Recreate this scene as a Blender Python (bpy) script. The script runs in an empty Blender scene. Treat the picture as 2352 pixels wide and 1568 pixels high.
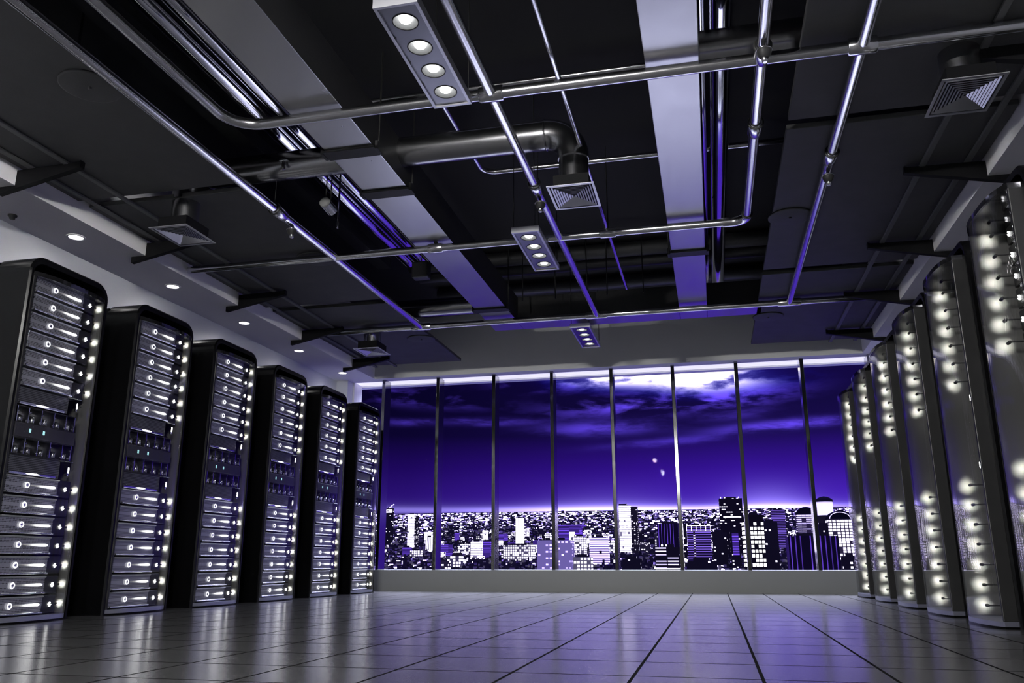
import bpy, bmesh, math, random
from mathutils import Vector, Matrix
random.seed(7)
PI = math.pi
U = 0.34            # one layout unit (the eye height above the floor) in metres
scn = bpy.context.scene
COL = scn.collection

# ------------------------------------------------------------------ camera
cam = bpy.data.objects.new('camera', bpy.data.cameras.new('camera'))
COL.objects.link(cam)
fw = Vector((-0.22209847, 0.9403412, 0.25774151))
rt = Vector((0.973182757, 0.230032396, -0.000646))
up = rt.cross(fw).normalized(); rt = fw.cross(up).normalized()
cam.matrix_world = Matrix(((rt.x, up.x, -fw.x, 0), (rt.y, up.y, -fw.y, 0), (rt.z, up.z, -fw.z, U), (0, 0, 0, 1)))
cam.data.sensor_fit = 'HORIZONTAL'; cam.data.sensor_width = 36.0
cam.data.lens = 1903.99 / 2352 * 36.0
cam.data.clip_start = 0.02; cam.data.clip_end = 20000
scn.camera = cam

# ------------------------------------------------------------------ view and sampling
scn.view_settings.view_transform = 'Standard'
scn.view_settings.look = 'None'
scn.view_settings.gamma = 1.0
scn.view_settings.use_curve_mapping = False
scn.view_settings.exposure = 0.0
cy = scn.cycles
cy.max_bounces = 6; cy.diffuse_bounces = 3; cy.glossy_bounces = 3; cy.transmission_bounces = 3
cy.transparent_max_bounces = 12
cy.sample_clamp_indirect = 6.0; cy.sample_clamp_direct = 0.0
cy.caustics_reflective = True; cy.caustics_refractive = False

# ------------------------------------------------------------------ node helper
class G:
    """tiny builder for shader node trees"""
    def __init__(s, tree): s.t = tree; s.n = tree.nodes; s.l = tree.links
    def put(s, sock, v):
        if isinstance(v, bpy.types.NodeSocket): s.l.new(v, sock)
        elif v is not None: sock.default_value = v
    def m(s, op, a, b=None, c=None, clamp=False):
        n = s.n.new('ShaderNodeMath'); n.operation = op; n.use_clamp = clamp
        for k, v in enumerate((a, b, c)): s.put(n.inputs[k], v)
        return n.outputs[0]
    def node(s, typ, **kw):
        n = s.n.new(typ)
        for k, v in kw.items(): setattr(n, k, v)
        return n
    def mixc(s, f, a, b, mode='MIX'):
        n = s.n.new('ShaderNodeMix'); n.data_type = 'RGBA'; n.blend_type = mode
        s.put(n.inputs[0], f); s.put(n.inputs[6], a); s.put(n.inputs[7], b)
        return n.outputs[2]
    def ramp(s, f, stops):
        n = s.n.new('ShaderNodeValToRGB'); e = n.color_ramp.elements
        while len(e) < len(stops): e.new(0.5)
        for k, (p, c) in enumerate(stops): e[k].position = p; e[k].color = (*c, 1)
        s.put(n.inputs[0], f); return n.outputs[0]
    def sep(s, v):
        n = s.n.new('ShaderNodeSeparateXYZ'); s.put(n.inputs[0], v); return n.outputs
    def comb(s, x, y, z=0.0):
        n = s.n.new('ShaderNodeCombineXYZ')
        for k, v in enumerate((x, y, z)): s.put(n.inputs[k], v)
        return n.outputs[0]
    def noise(s, vec, scale=1.0, detail=3.0, rough=0.55, dist=0.0):
        n = s.n.new('ShaderNodeTexNoise'); s.put(n.inputs['Vector'], vec)
        n.inputs['Scale'].default_value = scale; n.inputs['Detail'].default_value = detail
        n.inputs['Roughness'].default_value = rough; n.inputs['Distortion'].default_value = dist
        return n.outputs['Fac']
    def white(s, vec):
        n = s.n.new('ShaderNodeTexWhiteNoise'); n.noise_dimensions = '3D'; s.put(n.inputs['Vector'], vec)
        return n.outputs['Value']
    def gauss(s, x, c, w):
        d = s.m('DIVIDE', s.m('SUBTRACT', x, c), w)
        return s.m('POWER', 2.71828, s.m('MULTIPLY', s.m('MULTIPLY', d, d), -1.0))
    def step(s, x, a, b):
        n = s.n.new('ShaderNodeMapRange'); n.interpolation_type = 'SMOOTHSTEP'
        s.put(n.inputs[0], x); n.inputs[1].default_value = a; n.inputs[2].default_value = b
        return n.outputs[0]

# ------------------------------------------------------------------ night sky
w = bpy.data.worlds.new('night_sky'); scn.world = w; w.use_nodes = True
g = G(w.node_tree); w.node_tree.nodes.clear()
tc = g.node('ShaderNodeTexCoord')
X_, Y_, Z_ = g.sep(tc.outputs['Generated'])
el = g.m('MULTIPLY', g.m('ARCSINE', Z_), 57.2958)
az = g.m('MULTIPLY', g.m('ARCTAN2', X_, Y_), 57.2958)
base = g.ramp(g.m('DIVIDE', el, 20.0, clamp=True), [
    (0.0, (.070, .022, .50)), (.17, (.075, .022, .50)), (.23, (.054, .013, .40)), (.31, (.031, .006, .26)),
    (.42, (.0085, .0035, .065)), (.52, (.006, .003, .045)), (.65, (.006, .0025, .05)), (.70, (.006, .003, .05)), (1.0, (.06, .05, .16))])
azf = g.ramp(g.m('DIVIDE', g.m('ADD', az, 30.0), 45.0, clamp=True), [
    (0.0, (.30,) * 3), (.22, (.42,) * 3), (.5, (.85,) * 3), (.72, (1.12,) * 3), (1.0, (1.05,) * 3)])
sky = g.mixc(1.0, base, azf, 'MULTIPLY')
high = mul_ = g.m('MULTIPLY', g.step(el, 14.5, 30.0), 15.0)      # unseen bright sky above the window view, added to light the room
sky = g.mixc(1.0, sky, g.mixc(1.0, (.62, .64, .88, 1), g.comb(high, high, high), 'MULTIPLY'), 'ADD')
# clouds: streaks drawn out along the horizon
cv = g.comb(g.m('MULTIPLY', az, .16), g.m('MULTIPLY', el, .75), 3.3)
n1 = g.noise(cv, 1.3, 7.0, .62, .15)
n2 = g.noise(g.comb(g.m('MULTIPLY', az, .26), g.m('MULTIPLY', el, .95), 9.1), 1.0, 7.0, .56, .2)
def blob(a, sa, e, se, tilt=0.0):
    e2 = g.m('SUBTRACT', el, g.m('MULTIPLY', g.m('SUBTRACT', az, a), tilt))
    return g.m('MULTIPLY', g.gauss(az, a, sa), g.gauss(e2, e, se))
def add(*v):
    r = v[0]
    for x in v[1:]: r = g.m('ADD', r, x)
    return r
def mul(a, b): return g.m('MULTIPLY', a, b)
big = add(mul(blob(-.2, 3.6, 12.05, .75, -.03), 1.35), mul(blob(-6.0, 3.2, 12.4, .55), 1.3))
big = g.m('MULTIPLY', big, g.m('ADD', .25, mul(g.step(n2, .36, .56), 1.1)))
mid = add(mul(blob(-5.0, 4.2, 10.5, .6, .07), .8), mul(blob(1.2, 3.6, 10.7, .65, .06), .95), mul(blob(-10, 3.2, 12.2, .6), .6), mul(blob(-20, 4.5, 11.0, .5, -.06), .35))
mid = mul(mid, mul(g.step(n2, .44, .64), 1.6))
streak = add(mul(blob(-17, 4.2, 9.35, .22, .015), .85), mul(blob(5.4, 4.2, 8.75, .30, .05), 1.1), mul(blob(-7.2, 3.4, 8.9, .42, .02), .8), mul(blob(-2.4, 4, 7.9, .25, .06), .45), mul(blob(2, 2.2, 9.6, .35, .05), .3))
streak = mul(streak, g.m('ADD', .15, mul(g.step(n1, .38, .64), 1.05)))
cl = add(mul(big, 1.0), mul(mid, .55), mul(streak, .5))
violet = g.mixc(1.0, (.105, .052, .72, 1), g.comb(g.m('MULTIPLY', add(mid, streak), .95), g.m('MULTIPLY', add(mid, streak), .95), g.m('MULTIPLY', add(mid, streak), .95)), 'MULTIPLY')
white = g.mixc(1.0, (1.25, 1.15, 1.5, 1), g.comb(mul(big, big), mul(big, big), mul(big, 1.0)), 'MULTIPLY')
sky = g.mixc(1.0, sky, violet, 'ADD'); sky = g.mixc(1.0, sky, white, 'ADD')
# light dome of the city along the horizon
glow = add(mul(g.gauss(el, 3.42, .20), add(mul(g.gauss(az, -6, 6.5), 2.6), mul(g.gauss(az, 3.6, 3.2), 2.4), .35)), mul(g.gauss(el, 3.3, .5), add(mul(g.gauss(az, -7, 4.6), .9), mul(g.gauss(az, 3.6, 2.8), .9), .12)),
           mul(g.gauss(el, 3.3, 1.25), add(mul(g.gauss(az, 3.6, 2.3), .42), mul(g.gauss(az, -7, 4), .12))))
sky = g.mixc(1.0, sky, g.mixc(1.0, (.46, .38, 1.1, 1), g.comb(glow, glow, glow), 'MULTIPLY'), 'ADD')
bg = g.node('ShaderNodeBackground'); g.put(bg.inputs[0], sky); bg.inputs[1].default_value = 1.0
g.l.new(bg.outputs[0], g.node('ShaderNodeOutputWorld').inputs[0])

# sampling guide in the window opening
pt = bpy.data.lights.new('window_portal', 'AREA'); pt.shape = 'RECTANGLE'; pt.size = 20.4 * U; pt.size_y = 7.3 * U
pt.cycles.is_portal = True
po = bpy.data.objects.new('window_portal', pt); COL.objects.link(po)
po.location = (-3.63 * U, 31.2 * U, 4.4 * U); po.rotation_euler = (-PI / 2, 0, 0)

# ------------------------------------------------------------------ materials
M = {}
def mat(name, col=(.5, .5, .5), rough=.5, metal=0.0, spec=.5, emit=None, es=0.0, coat=0.0, bump=None, var=0.0):
    m = bpy.data.materials.new(name); m.use_nodes = True
    b = m.node_tree.nodes['Principled BSDF']
    b.inputs['Base Color'].default_value = (*col, 1)
    b.inputs['Roughness'].default_value = rough; b.inputs['Metallic'].default_value = metal
    b.inputs['Specular IOR Level'].default_value = spec; b.inputs['Coat Weight'].default_value = coat
    h = G(m.node_tree); t = h.node('ShaderNodeTexCoord')
    if var:      # uneven surface: the roughness wanders a little
        v = h.noise(t.outputs['Object'], 6.0, 4.0)
        h.put(b.inputs['Roughness'], h.m('ADD', rough - var / 2, h.m('MULTIPLY', v, var)))
    if bump:
        n = h.noise(t.outputs['Object'], bump[0], 3.0); bn = h.node('ShaderNodeBump')
        bn.inputs['Strength'].default_value = bump[1]; bn.inputs['Distance'].default_value = .004
        h.put(bn.inputs['Height'], n); h.put(b.inputs['Normal'], bn.outputs[0])
    if emit:
        b.inputs['Emission Color'].default_value = (*emit, 1); b.inputs['Emission Strength'].default_value = es
    M[name] = m; return m
mat('wall_paint', (.70, .72, .78), .7, bump=(90, .15))
mat('header_paint', (.86, .865, .865), .8, bump=(120, .25))
mat('soffit_paint', (.86, .85, .89), .8, bump=(120, .2))
mat('ceiling_black', (.016, .016, .017), .8, bump=(40, .2))
mat('panel_grey', (.036, .036, .038), .62, var=.15, bump=(150, .15))
mat('rail_grey', (.09, .09, .095), .55, var=.1)
mat('bracket_black', (.006, .006, .007), .55, spec=.1)
mat('chrome', (.76, .76, .80), .19, 1.0)
mat('tube_chrome', (.82, .82, .86), .10, 1.0)
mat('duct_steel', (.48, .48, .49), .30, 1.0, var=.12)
mat('duct_side_shaded', (.03, .03, .032), .5, .3, spec=.2)
mat('round_steel', (.42, .42, .44), .24, 1.0)
mat('dark_steel', (.075, .075, .08), .5, .6, var=.1)
mat('rod_black', (.012, .012, .012), .5)
mat('strap_dark', (.03, .03, .031), .5, .3, spec=.2)
mat('lamp_box', (.20, .20, .22), .30, 1.0, var=.1)
mat('lamp_edge', (.55, .55, .60), .35, .7)
mat('lamp_cone', (.34, .35, .36), .6, .2)
mat('bulb', (.9, .9, .9), .4, emit=(1.0, .99, .96), es=5.0)
mat('downlight', (.9, .9, .9), .4, emit=(1.0, .99, .97), es=9.0)
mat('grille_metal', (.62, .62, .68), .38, .7)
mat('mullion', (.32, .32, .325), .10, 1.0, var=.06)
mat('sill_paint', (.30, .31, .31), .8, bump=(160, .3))
mat('frame_white', (.8, .8, .84), .5)
mat('head_glow', (.8, .8, .84), .5, emit=(.86, .84, 1.0), es=.85)
mat('rack_black', (.002, .002, .0025), .25, spec=.09, var=.08)
mat('rack_frame', (.003, .003, .0035), .22, .0, spec=.14, var=.08)
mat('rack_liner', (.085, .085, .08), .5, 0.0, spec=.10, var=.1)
mat('rack_side', (.020, .020, .021), .42, .2, var=.12)
mat('rack_mirror', (.09, .09, .10), .05, .9)
mat('plinth_metal', (.36, .37, .48), .30, .8, var=.1)
mat('server_black', (.018, .018, .020), .30, .3)
mat('lip_metal', (.78, .78, .84), .16, 1.0)
mat('bay_dark', (.02, .02, .022), .35)
mat('handle_metal', (.75, .75, .78), .18, 1.0, var=.2)
mat('panel_face', (.035, .034, .042), .4, .3, var=.1)
mat('led_white', (.9, .9, .9), .4, emit=(1.0, 1.0, .97), es=3.5)
mat('led_side_added', (.9, .9, .9), .4, emit=(1.0, 1.0, .90), es=1100.0)
mat('led_side_wide_added', (.9, .9, .9), .4, emit=(1.0, 1.0, .90), es=1500.0)
mat('led_ring', (.9, .9, .9), .4, emit=(1.0, 1.0, 1.0), es=1.5)
mat('led_latch', (.9, .9, .9), .4, emit=(1.0, 1.0, .93), es=26.0)
mat('led_cyan', (.4, .7, .75), .4, emit=(.42, .85, .86), es=.75)
mat('sensor_grey', (.14, .14, .14), .9, bump=(60, .8))

def thin_glass(name, tint=(1, 1, 1), rough=0.0, f0=.04, top=.9):
    m = bpy.data.materials.new(name); m.use_nodes = True; h = G(m.node_tree); m.node_tree.nodes.clear()
    tr = h.node('ShaderNodeBsdfTransparent'); tr.inputs[0].default_value = (*tint, 1)
    gl = h.node('ShaderNodeBsdfGlossy'); gl.inputs['Roughness'].default_value = rough
    lw = h.node('ShaderNodeLayerWeight'); lw.inputs[0].default_value = .5
    f = h.m('ADD', f0, h.m('MULTIPLY', h.m('POWER', lw.outputs['Facing'], 5.0), top - f0), clamp=True)
    mx = h.node('ShaderNodeMixShader'); h.put(mx.inputs[0], f)
    h.l.new(tr.outputs[0], mx.inputs[1]); h.l.new(gl.outputs[0], mx.inputs[2])
    h.l.new(mx.outputs[0], h.node('ShaderNodeOutputMaterial').inputs[0])
    M[name] = m
thin_glass('window_glass', (.98, .98, .99), 0.0, .0004, .15)
thin_glass('door_glass', (.96, .96, .97), .01, .012, .60)

# tiled raised floor: dark glossy tiles, black seams
m = mat('floor_tiles', (.16, .16, .17), .2); h = G(m.node_tree); b = m.node_tree.nodes['Principled BSDF']
t = h.node('ShaderNodeTexCoord'); x, y, z = h.sep(t.outputs['Object'])
TW = 1.139 * U
fx = h.m('FRACT', h.m('DIVIDE', h.m('SUBTRACT', x, -.7844 * U - 50 * TW), TW))
fy = h.m('FRACT', h.m('DIVIDE', h.m('SUBTRACT', y, 8.1467 * U - 50 * TW), TW))
ex = h.m('ABSOLUTE', h.m('SUBTRACT', h.m('ABSOLUTE', h.m('SUBTRACT', fx, .5)), .5))
ey = h.m('ABSOLUTE', h.m('SUBTRACT', h.m('ABSOLUTE', h.m('SUBTRACT', fy, .5)), .5))
seam = h.m('MAXIMUM', h.m('LESS_THAN', ex, .014), h.m('LESS_THAN', ey, .014))
cell = h.white(h.comb(h.m('FLOOR', h.m('DIVIDE', h.m('SUBTRACT', x, -.7844 * U - 50 * TW), TW)), h.m('FLOOR', h.m('DIVIDE', h.m('SUBTRACT', y, 8.1467 * U - 50 * TW), TW)), 1.0))
tone = h.m('ADD', .085, h.m('MULTIPLY', cell, .02))
h.put(b.inputs['Base Color'], h.mixc(seam, h.comb(tone, tone, h.m('MULTIPLY', tone, 1.06)), (.004, .004, .004, 1)))
sp = h.noise(t.outputs['Object'], 160.0, 2.0)
h.put(b.inputs['Roughness'], h.m('ADD', h.m('ADD', .165, h.m('MULTIPLY', sp, .09)), h.m('MULTIPLY', seam, .6)))
h.put(b.inputs['Specular IOR Level'], h.m('SUBTRACT', .9, h.m('MULTIPLY', seam, .88)))
h.put(b.inputs['Coat Weight'], h.m('SUBTRACT', 1.0, seam)); b.inputs['Coat Roughness'].default_value = .19; b.inputs['Coat IOR'].default_value = 1.6

# perforated server bezel
m = mat('perforated', (.10, .10, .11), .34, .6); h = G(m.node_tree); b = m.node_tree.nodes['Principled BSDF']
t = h.node('ShaderNodeTexCoord'); x, y, z = h.sep(t.outputs['Object'])
P_ = .026 * U
cyy = h.m('SUBTRACT', h.m('FRACT', h.m('DIVIDE', y, P_)), .5); czz = h.m('SUBTRACT', h.m('FRACT', h.m('ADD', h.m('DIVIDE', z, P_), .0)), .5)
hole = h.m('LESS_THAN', h.m('MAXIMUM', h.m('ABSOLUTE', cyy), h.m('ABSOLUTE', czz)), .27)
za = h.m('ABSOLUTE', z)
area = h.m('MULTIPLY', h.m('GREATER_THAN', za, .032 * U), h.m('LESS_THAN', za, .118 * U))
pad = h.m('MAXIMUM', h.m('GREATER_THAN', h.m('ABSOLUTE', h.m('SUBTRACT', y, .68 * U)), .10 * U), h.m('GREATER_THAN', za, .062 * U))
hole = h.m('MULTIPLY', h.m('MULTIPLY', hole, area), pad)
h.put(b.inputs['Base Color'], h.mixc(hole, (.36, .36, .39, 1), (.002, .002, .002, 1)))
h.put(b.inputs['Metallic'], h.m('SUBTRACT', .6, h.m('MULTIPLY', hole, .6)))
h.put(b.inputs['Specular IOR Level'], h.m('SUBTRACT', .5, h.m('MULTIPLY', hole, .5)))

# louvred vent panel
m = mat('louvre', (.075, .075, .085), .4, .4); h = G(m.node_tree); b = m.node_tree.nodes['Principled BSDF']
t = h.node('ShaderNodeTexCoord'); x, y, z = h.sep(t.outputs['Object'])
fz = h.m('FRACT', h.m('DIVIDE', z, .030 * U))
h.put(b.inputs['Base Color'], h.mixc(h.m('LESS_THAN', fz, .4), (.10, .10, .115, 1), (.006, .006, .007, 1)))

# light bar: the light guide is brightest at its fed end
m = mat('bar_light', (.5, .5, .5), .3); h = G(m.node_tree); b = m.node_tree.nodes['Principled BSDF']
t = h.node('ShaderNodeTexCoord'); x, y, z = h.sep(t.outputs['Object'])
fed = h.step(y, .72 * U, 1.28 * U)
b.inputs['Emission Color'].default_value = (1, 1, .95, 1)
h.put(b.inputs['Emission Strength'], h.m('MULTIPLY', h.m('POWER', fed, 2.2), 5.0))

# ------------------------------------------------------------------ mesh builder
class MB:
    """collects shapes given in layout units; build() links them as one mesh object in metres"""
    SX = 1.0      # -1 builds the mirror image in x
    def __init__(s): s.v = []; s.f = []; s.sm = []
    def add(s, vs, fs, smooth=False):
        o = len(s.v); s.v += [tuple(v) for v in vs]
        for f in fs: s.f.append(tuple(o + i for i in f)); s.sm.append(smooth)
        return s
    def box(s, x0, x1, y0, y1, z0, z1):
        v = [(x, y, z) for z in (z0, z1) for y in (y0, y1) for x in (x0, x1)]
        return s.add(v, [(0, 2, 3, 1), (4, 5, 7, 6), (0, 1, 5, 4), (2, 6, 7, 3), (0, 4, 6, 2), (1, 3, 7, 5)])
    def bbox(s, x0, x1, y0, y1, z0, z1, c=.02):
        """box with chamfered edges"""
        bm = bmesh.new(); bmesh.ops.create_cube(bm, size=1)
        for q in bm.verts: q.co = Vector(((x0 + x1) / 2 + q.co.x * (x1 - x0), (y0 + y1) / 2 + q.co.y * (y1 - y0), (z0 + z1) / 2 + q.co.z * (z1 - z0)))
        bmesh.ops.bevel(bm, geom=bm.edges[:], offset=c, segments=2, affect='EDGES', profile=.5)
        bm.verts.index_update()
        s.add([q.co[:] for q in bm.verts], [[q.index for q in f.verts] for f in bm.faces]); bm.free(); return s
    def tube(s, pts, r, n=12, cap=True):
        pts = [Vector(p) for p in pts]; K = len(pts)
        rs = r if isinstance(r, (list, tuple)) else [r] * K
        tang = []
        for i in range(K):
            a = pts[max(i - 1, 0)]; b_ = pts[min(i + 1, K - 1)]; tang.append((b_ - a).normalized())
        ref = Vector((0, 0, 1)) if abs(tang[0].z) < .9 else Vector((1, 0, 0))
        u_ = (ref - tang[0] * ref.dot(tang[0])).normalized(); vs = []
        for i in range(K):
            u_ = (u_ - tang[i] * u_.dot(tang[i])).normalized(); w_ = tang[i].cross(u_)
            for k in range(n):
                a = 2 * PI * k / n; vs.append(pts[i] + (u_ * math.cos(a) + w_ * math.sin(a)) * rs[i])
        fs = [(i * n + k, i * n + (k + 1) % n, (i + 1) * n + (k + 1) % n, (i + 1) * n + k) for i in range(K - 1) for k in range(n)]
        s.add(vs, fs, True)
        if cap:
            s.add(vs[:n], [tuple(range(n))[::-1]]); s.add(vs[-n:], [tuple(range(n))])
        return s
    def prism(s, prof, axis, a, b_):
        """prof: closed 2D outline; axis 'x': (y,z), 'y': (x,z), 'z': (x,y)"""
        def P(q, t): return {'x': (t, q[0], q[1]), 'y': (q[0], t, q[1]), 'z': (q[0], q[1], t)}[axis]
        n = len(prof); vs = [P(q, a) for q in prof] + [P(q, b_) for q in prof]
        return s.add(vs, [tuple(range(n))[::-1], tuple(range(n, 2 * n))] + [(i, (i + 1) % n, n + (i + 1) % n, n + i) for i in range(n)])
    def rings(s, loops, close=False, cap=True, smooth=False):
        n = len(loops[0]); vs = [p for l in loops for p in l]; K = len(loops)
        fs = [(i * n + k, i * n + (k + 1) % n, ((i + 1) % K) * n + (k + 1) % n, ((i + 1) % K) * n + k) for i in range(K if close else K - 1) for k in range(n)]
        s.add(vs, fs, smooth)
        if cap and not close: s.add(loops[0], [tuple(range(n))[::-1]]); s.add(loops[-1], [tuple(range(n))])
        return s
    def lathe(s, c, prof, n=20, ax=(0, 0, 1), cap=True):
        """prof: [(radius, height)] about the axis AX through C"""
        q = Vector((0, 0, 1)).rotation_difference(Vector(ax)); c = Vector(c)
        loops = [[c + q @ Vector((r * math.cos(2 * PI * k / n), r * math.sin(2 * PI * k / n), hh)) for k in range(n)] for r, hh in prof]
        return s.rings(loops, smooth=True, cap=cap)
    def torus(s, c, R, r, ax, n=20, k=6):
        q = Vector((0, 0, 1)).rotation_difference(Vector(ax)); c = Vector(c)
        loops = [[c + q @ Vector(((R + r * math.cos(2 * PI * j / k)) * math.cos(2 * PI * i / n), (R + r * math.cos(2 * PI * j / k)) * math.sin(2 * PI * i / n), r * math.sin(2 * PI * j / k))) for j in range(k)] for i in range(n)]
        return s.rings(loops, close=True, smooth=True)
    def build(s, name, material, parent=None, loc=None):
        """LOC (layout units): where the object's own origin sits"""
        o_ = Vector(loc or (0, 0, 0)); me = bpy.data.meshes.new(name)
        me.from_pydata([tuple((Vector((v[0] * MB.SX, v[1], v[2])) - o_) * U) for v in s.v], [], s.f)
        me.polygons.foreach_set('use_smooth', s.sm)
        bm = bmesh.new(); bm.from_mesh(me); bmesh.ops.remove_doubles(bm, verts=bm.verts, dist=2e-6)
        for e_ in bm.edges:
            if not all(f.smooth for f in e_.link_faces): e_.smooth = False
        bmesh.ops.recalc_face_normals(bm, faces=bm.faces); bm.to_mesh(me); bm.free()
        me.materials.append(M[material] if isinstance(material, str) else material)
        ob = bpy.data.objects.new(name, me); ob.location = o_ * U; COL.objects.link(ob)
        if parent: ob.parent = parent
        return ob
def arc(c, r, a0, a1, n, plane):
    out = []
    for i in range(n + 1):
        a = a0 + (a1 - a0) * i / n; p, q = r * math.cos(a), r * math.sin(a)
        out.append({'xy': (c[0] + p, c[1] + q, c[2]), 'xz': (c[0] + p, c[1], c[2] + q), 'yz': (c[0], c[1] + p, c[2] + q)}[plane])
    return out

def tag(o, label, cat, group=None):
    o['label'] = label; o['category'] = cat
    if group: o['group'] = group
    return o
def thing(name, label, cat, loc=(0, 0, 0), group=None):
    o = bpy.data.objects.new(name, None); o.location = Vector(loc) * U; o.empty_display_size = .1; COL.objects.link(o)
    return tag(o, label, cat, group)
def struct(o): o['kind'] = 'structure'; return o
def dup(root, loc=None, rz=None, label=None):
    """copy of a thing with its parts and sub-parts"""
    r = root.copy(); COL.objects.link(r)
    if loc is not None: r.location = Vector(loc) * U
    if rz is not None: r.rotation_euler = (0, 0, rz)
    if label: r['label'] = label
    def kids(a, b_):
        for ch in list(a.children):
            c = ch.copy(); COL.objects.link(c); c.parent = b_; kids(ch, c)
    kids(root, r); return r
def ord_(k): return ('first', 'second', 'third', 'fourth', 'fifth', 'sixth', 'seventh', 'eighth', 'ninth', 'tenth')[k]

# ------------------------------------------------------------------ the room
XL, XR, YB, D, ZC = -14.34, 7.07, -11.0, 30.09, 10.45
mirx = lambda x: -7.27 - x           # the room is symmetric about x = -3.635
struct(MB().box(XL, XR, YB, D, -.3, 0).build('floor', 'floor_tiles'))
struct(MB().box(XL - .5, XR + .5, YB - .5, D + .6, ZC, ZC + .4).build('ceiling', 'ceiling_black'))
struct(MB().box(XL - .5, XL, YB - .5, D + 1.6, -.3, ZC).build('wall_left', 'wall_paint'))
struct(MB().box(XR, XR + .5, YB - .5, D + 1.6, -.3, ZC).build('wall_right', 'wall_paint'))
struct(MB().box(XL, XR, YB - .5, YB, 0, ZC).build('wall_back', 'ceiling_black'))
struct(MB().box(XL, XR, D, D + .55, 8.05, ZC).build('wall_front', 'header_paint'))          # above the window
struct(MB().box(XL, XR, D, D + 1.6, -.3, .745).build('trim_1', 'sill_paint'))               # parapet under the window
struct(MB().box(XL, -13.85, D, D + 1.3, .745, 8.05).build('trim_2', 'wall_paint'))
struct(MB().box(mirx(-13.85), XR, D, D + 1.3, .745, 8.05).build('trim_3', 'wall_paint'))
struct(MB().box(XL, XR, D + .55, D + 1.25, 8.06, 8.4).build('trim_4', 'head_glow'))        # window head reveal, light from outside put into its emission
struct(MB().box(-13.85, -13.78, D + .5, D + 1.25, .745, 8.06).build('trim_5', 'frame_white'))
struct(MB().box(XL, XR, D + 1.25, D + 1.6, 8.0, 8.5).build('trim_6', 'frame_white'))
# bulkheads along both long walls
struct(MB().box(XL, -12.72, YB, D, 8.05, ZC).build('trim_7', 'soffit_paint'))
struct(MB().box(5.45, XR, YB, D, 8.05, ZC).build('trim_8', 'soffit_paint'))
# mullions and panes
mx = [-12.408 + 2.2618 * k for k in range(9)]
for k, x in enumerate(mx):
    struct(MB().bbox(x - .065, x + .065, D + .22, D + .85, .745, 8.06, .012).build('trim_%d' % (9 + k), 'mullion'))
ed = [-13.85] + mx + [6.58]
for k in range(10):
    struct(MB().box(ed[k] + (.07 if k else .08), ed[k + 1] - .07, D + .86, D + .90, .745, 8.06).build('window_%d' % (k + 1), 'window_glass'))

# dark ceiling panels hung below the ceiling on both sides, with a speaker disc set in near the inner edge
PZ = 8.42
YS = [(YB, 13.70), (14.02, 21.52), (21.93, 29.4)]
nth = ('nearest', 'middle', 'farthest')
for side in (0, 1):
    for k, (a, b_) in enumerate(YS):
        x0, x1 = (-12.70, -8.93) if side == 0 else (1.70, 5.43)
        o = MB().bbox(x0, x1, a, b_, PZ, PZ + .1, .012).build('ceiling_panel', 'panel_grey')
        tag(o, '%s of the dark flat ceiling panels along the %s side of the room' % (nth[k], ('left', 'right')[side]), 'ceiling panel', 'dark ceiling panels')
        yc = (9.95, 18.0, 25.95)[k]; xc = -9.32 if side == 0 else 2.08
        sp = thing('ceiling_speaker', 'round flush disc in the %s dark panel on the %s side' % (nth[k], ('left', 'right')[side]), 'speaker', (xc, yc, PZ), 'round discs in the ceiling panels')
        MB().lathe((0, 0, 0), [(.42, .01), (.47, -.002), (.47, -.028), (.44, -.035), (.02, -.035)], 40).build('disc', 'panel_grey', sp)
        MB().lathe((0, 0, 0), [(.035, -.03), (.03, -.06), (.012, -.065)], 12).build('screw', 'rod_black', sp)

# brackets on the bulkheads and two tray rails along each side
BY = [4.2, 8.2, 12.15, 16.05, 20.12, 23.95, 28.0]
names_b = ['nearest to the viewer', 'second nearest', 'third from the near end', 'fourth from the near end', 'fourth from the window', 'third from the window', 'next to last before the window', 'last before the window']
for side in (0, 1):
    s_ = ('left', 'right')[side]
    for k, y in enumerate(BY):
        prof = [(-13.1, 7.90), (-13.1, 8.045), (-12.72, 8.045), (-12.72, 8.36), (-11.36, 8.385), (-11.29, 8.41), (-11.29, 8.27)]
        if side: prof = [(mirx(p), q) for p, q in prof][::-1]
        o = MB().prism(prof, 'y', y - .06, y + .06).build('wall_bracket', 'bracket_black')
        where = {0: 'seventh', 1: 'sixth', 2: 'fifth', 3: 'fourth', 4: 'third', 5: 'second', 6: 'first'}[k]
        tag(o, 'black tapered bracket under the %s ceiling edge, %s counted from the window' % (s_, where), 'bracket', 'ceiling edge brackets')
    for j, x in enumerate((-11.62, -12.42)):
        x = mirx(x) if side else x
        o = MB().bbox(x - .055, x + .055, YB, 29.55, 8.365, 8.415, .01).build('tray_rail', 'rail_grey')
        tag(o, '%s grey rail running over the brackets on the %s side' % (('inner', 'outer')[j], s_), 'rail', 'ceiling edge rails')

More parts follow.
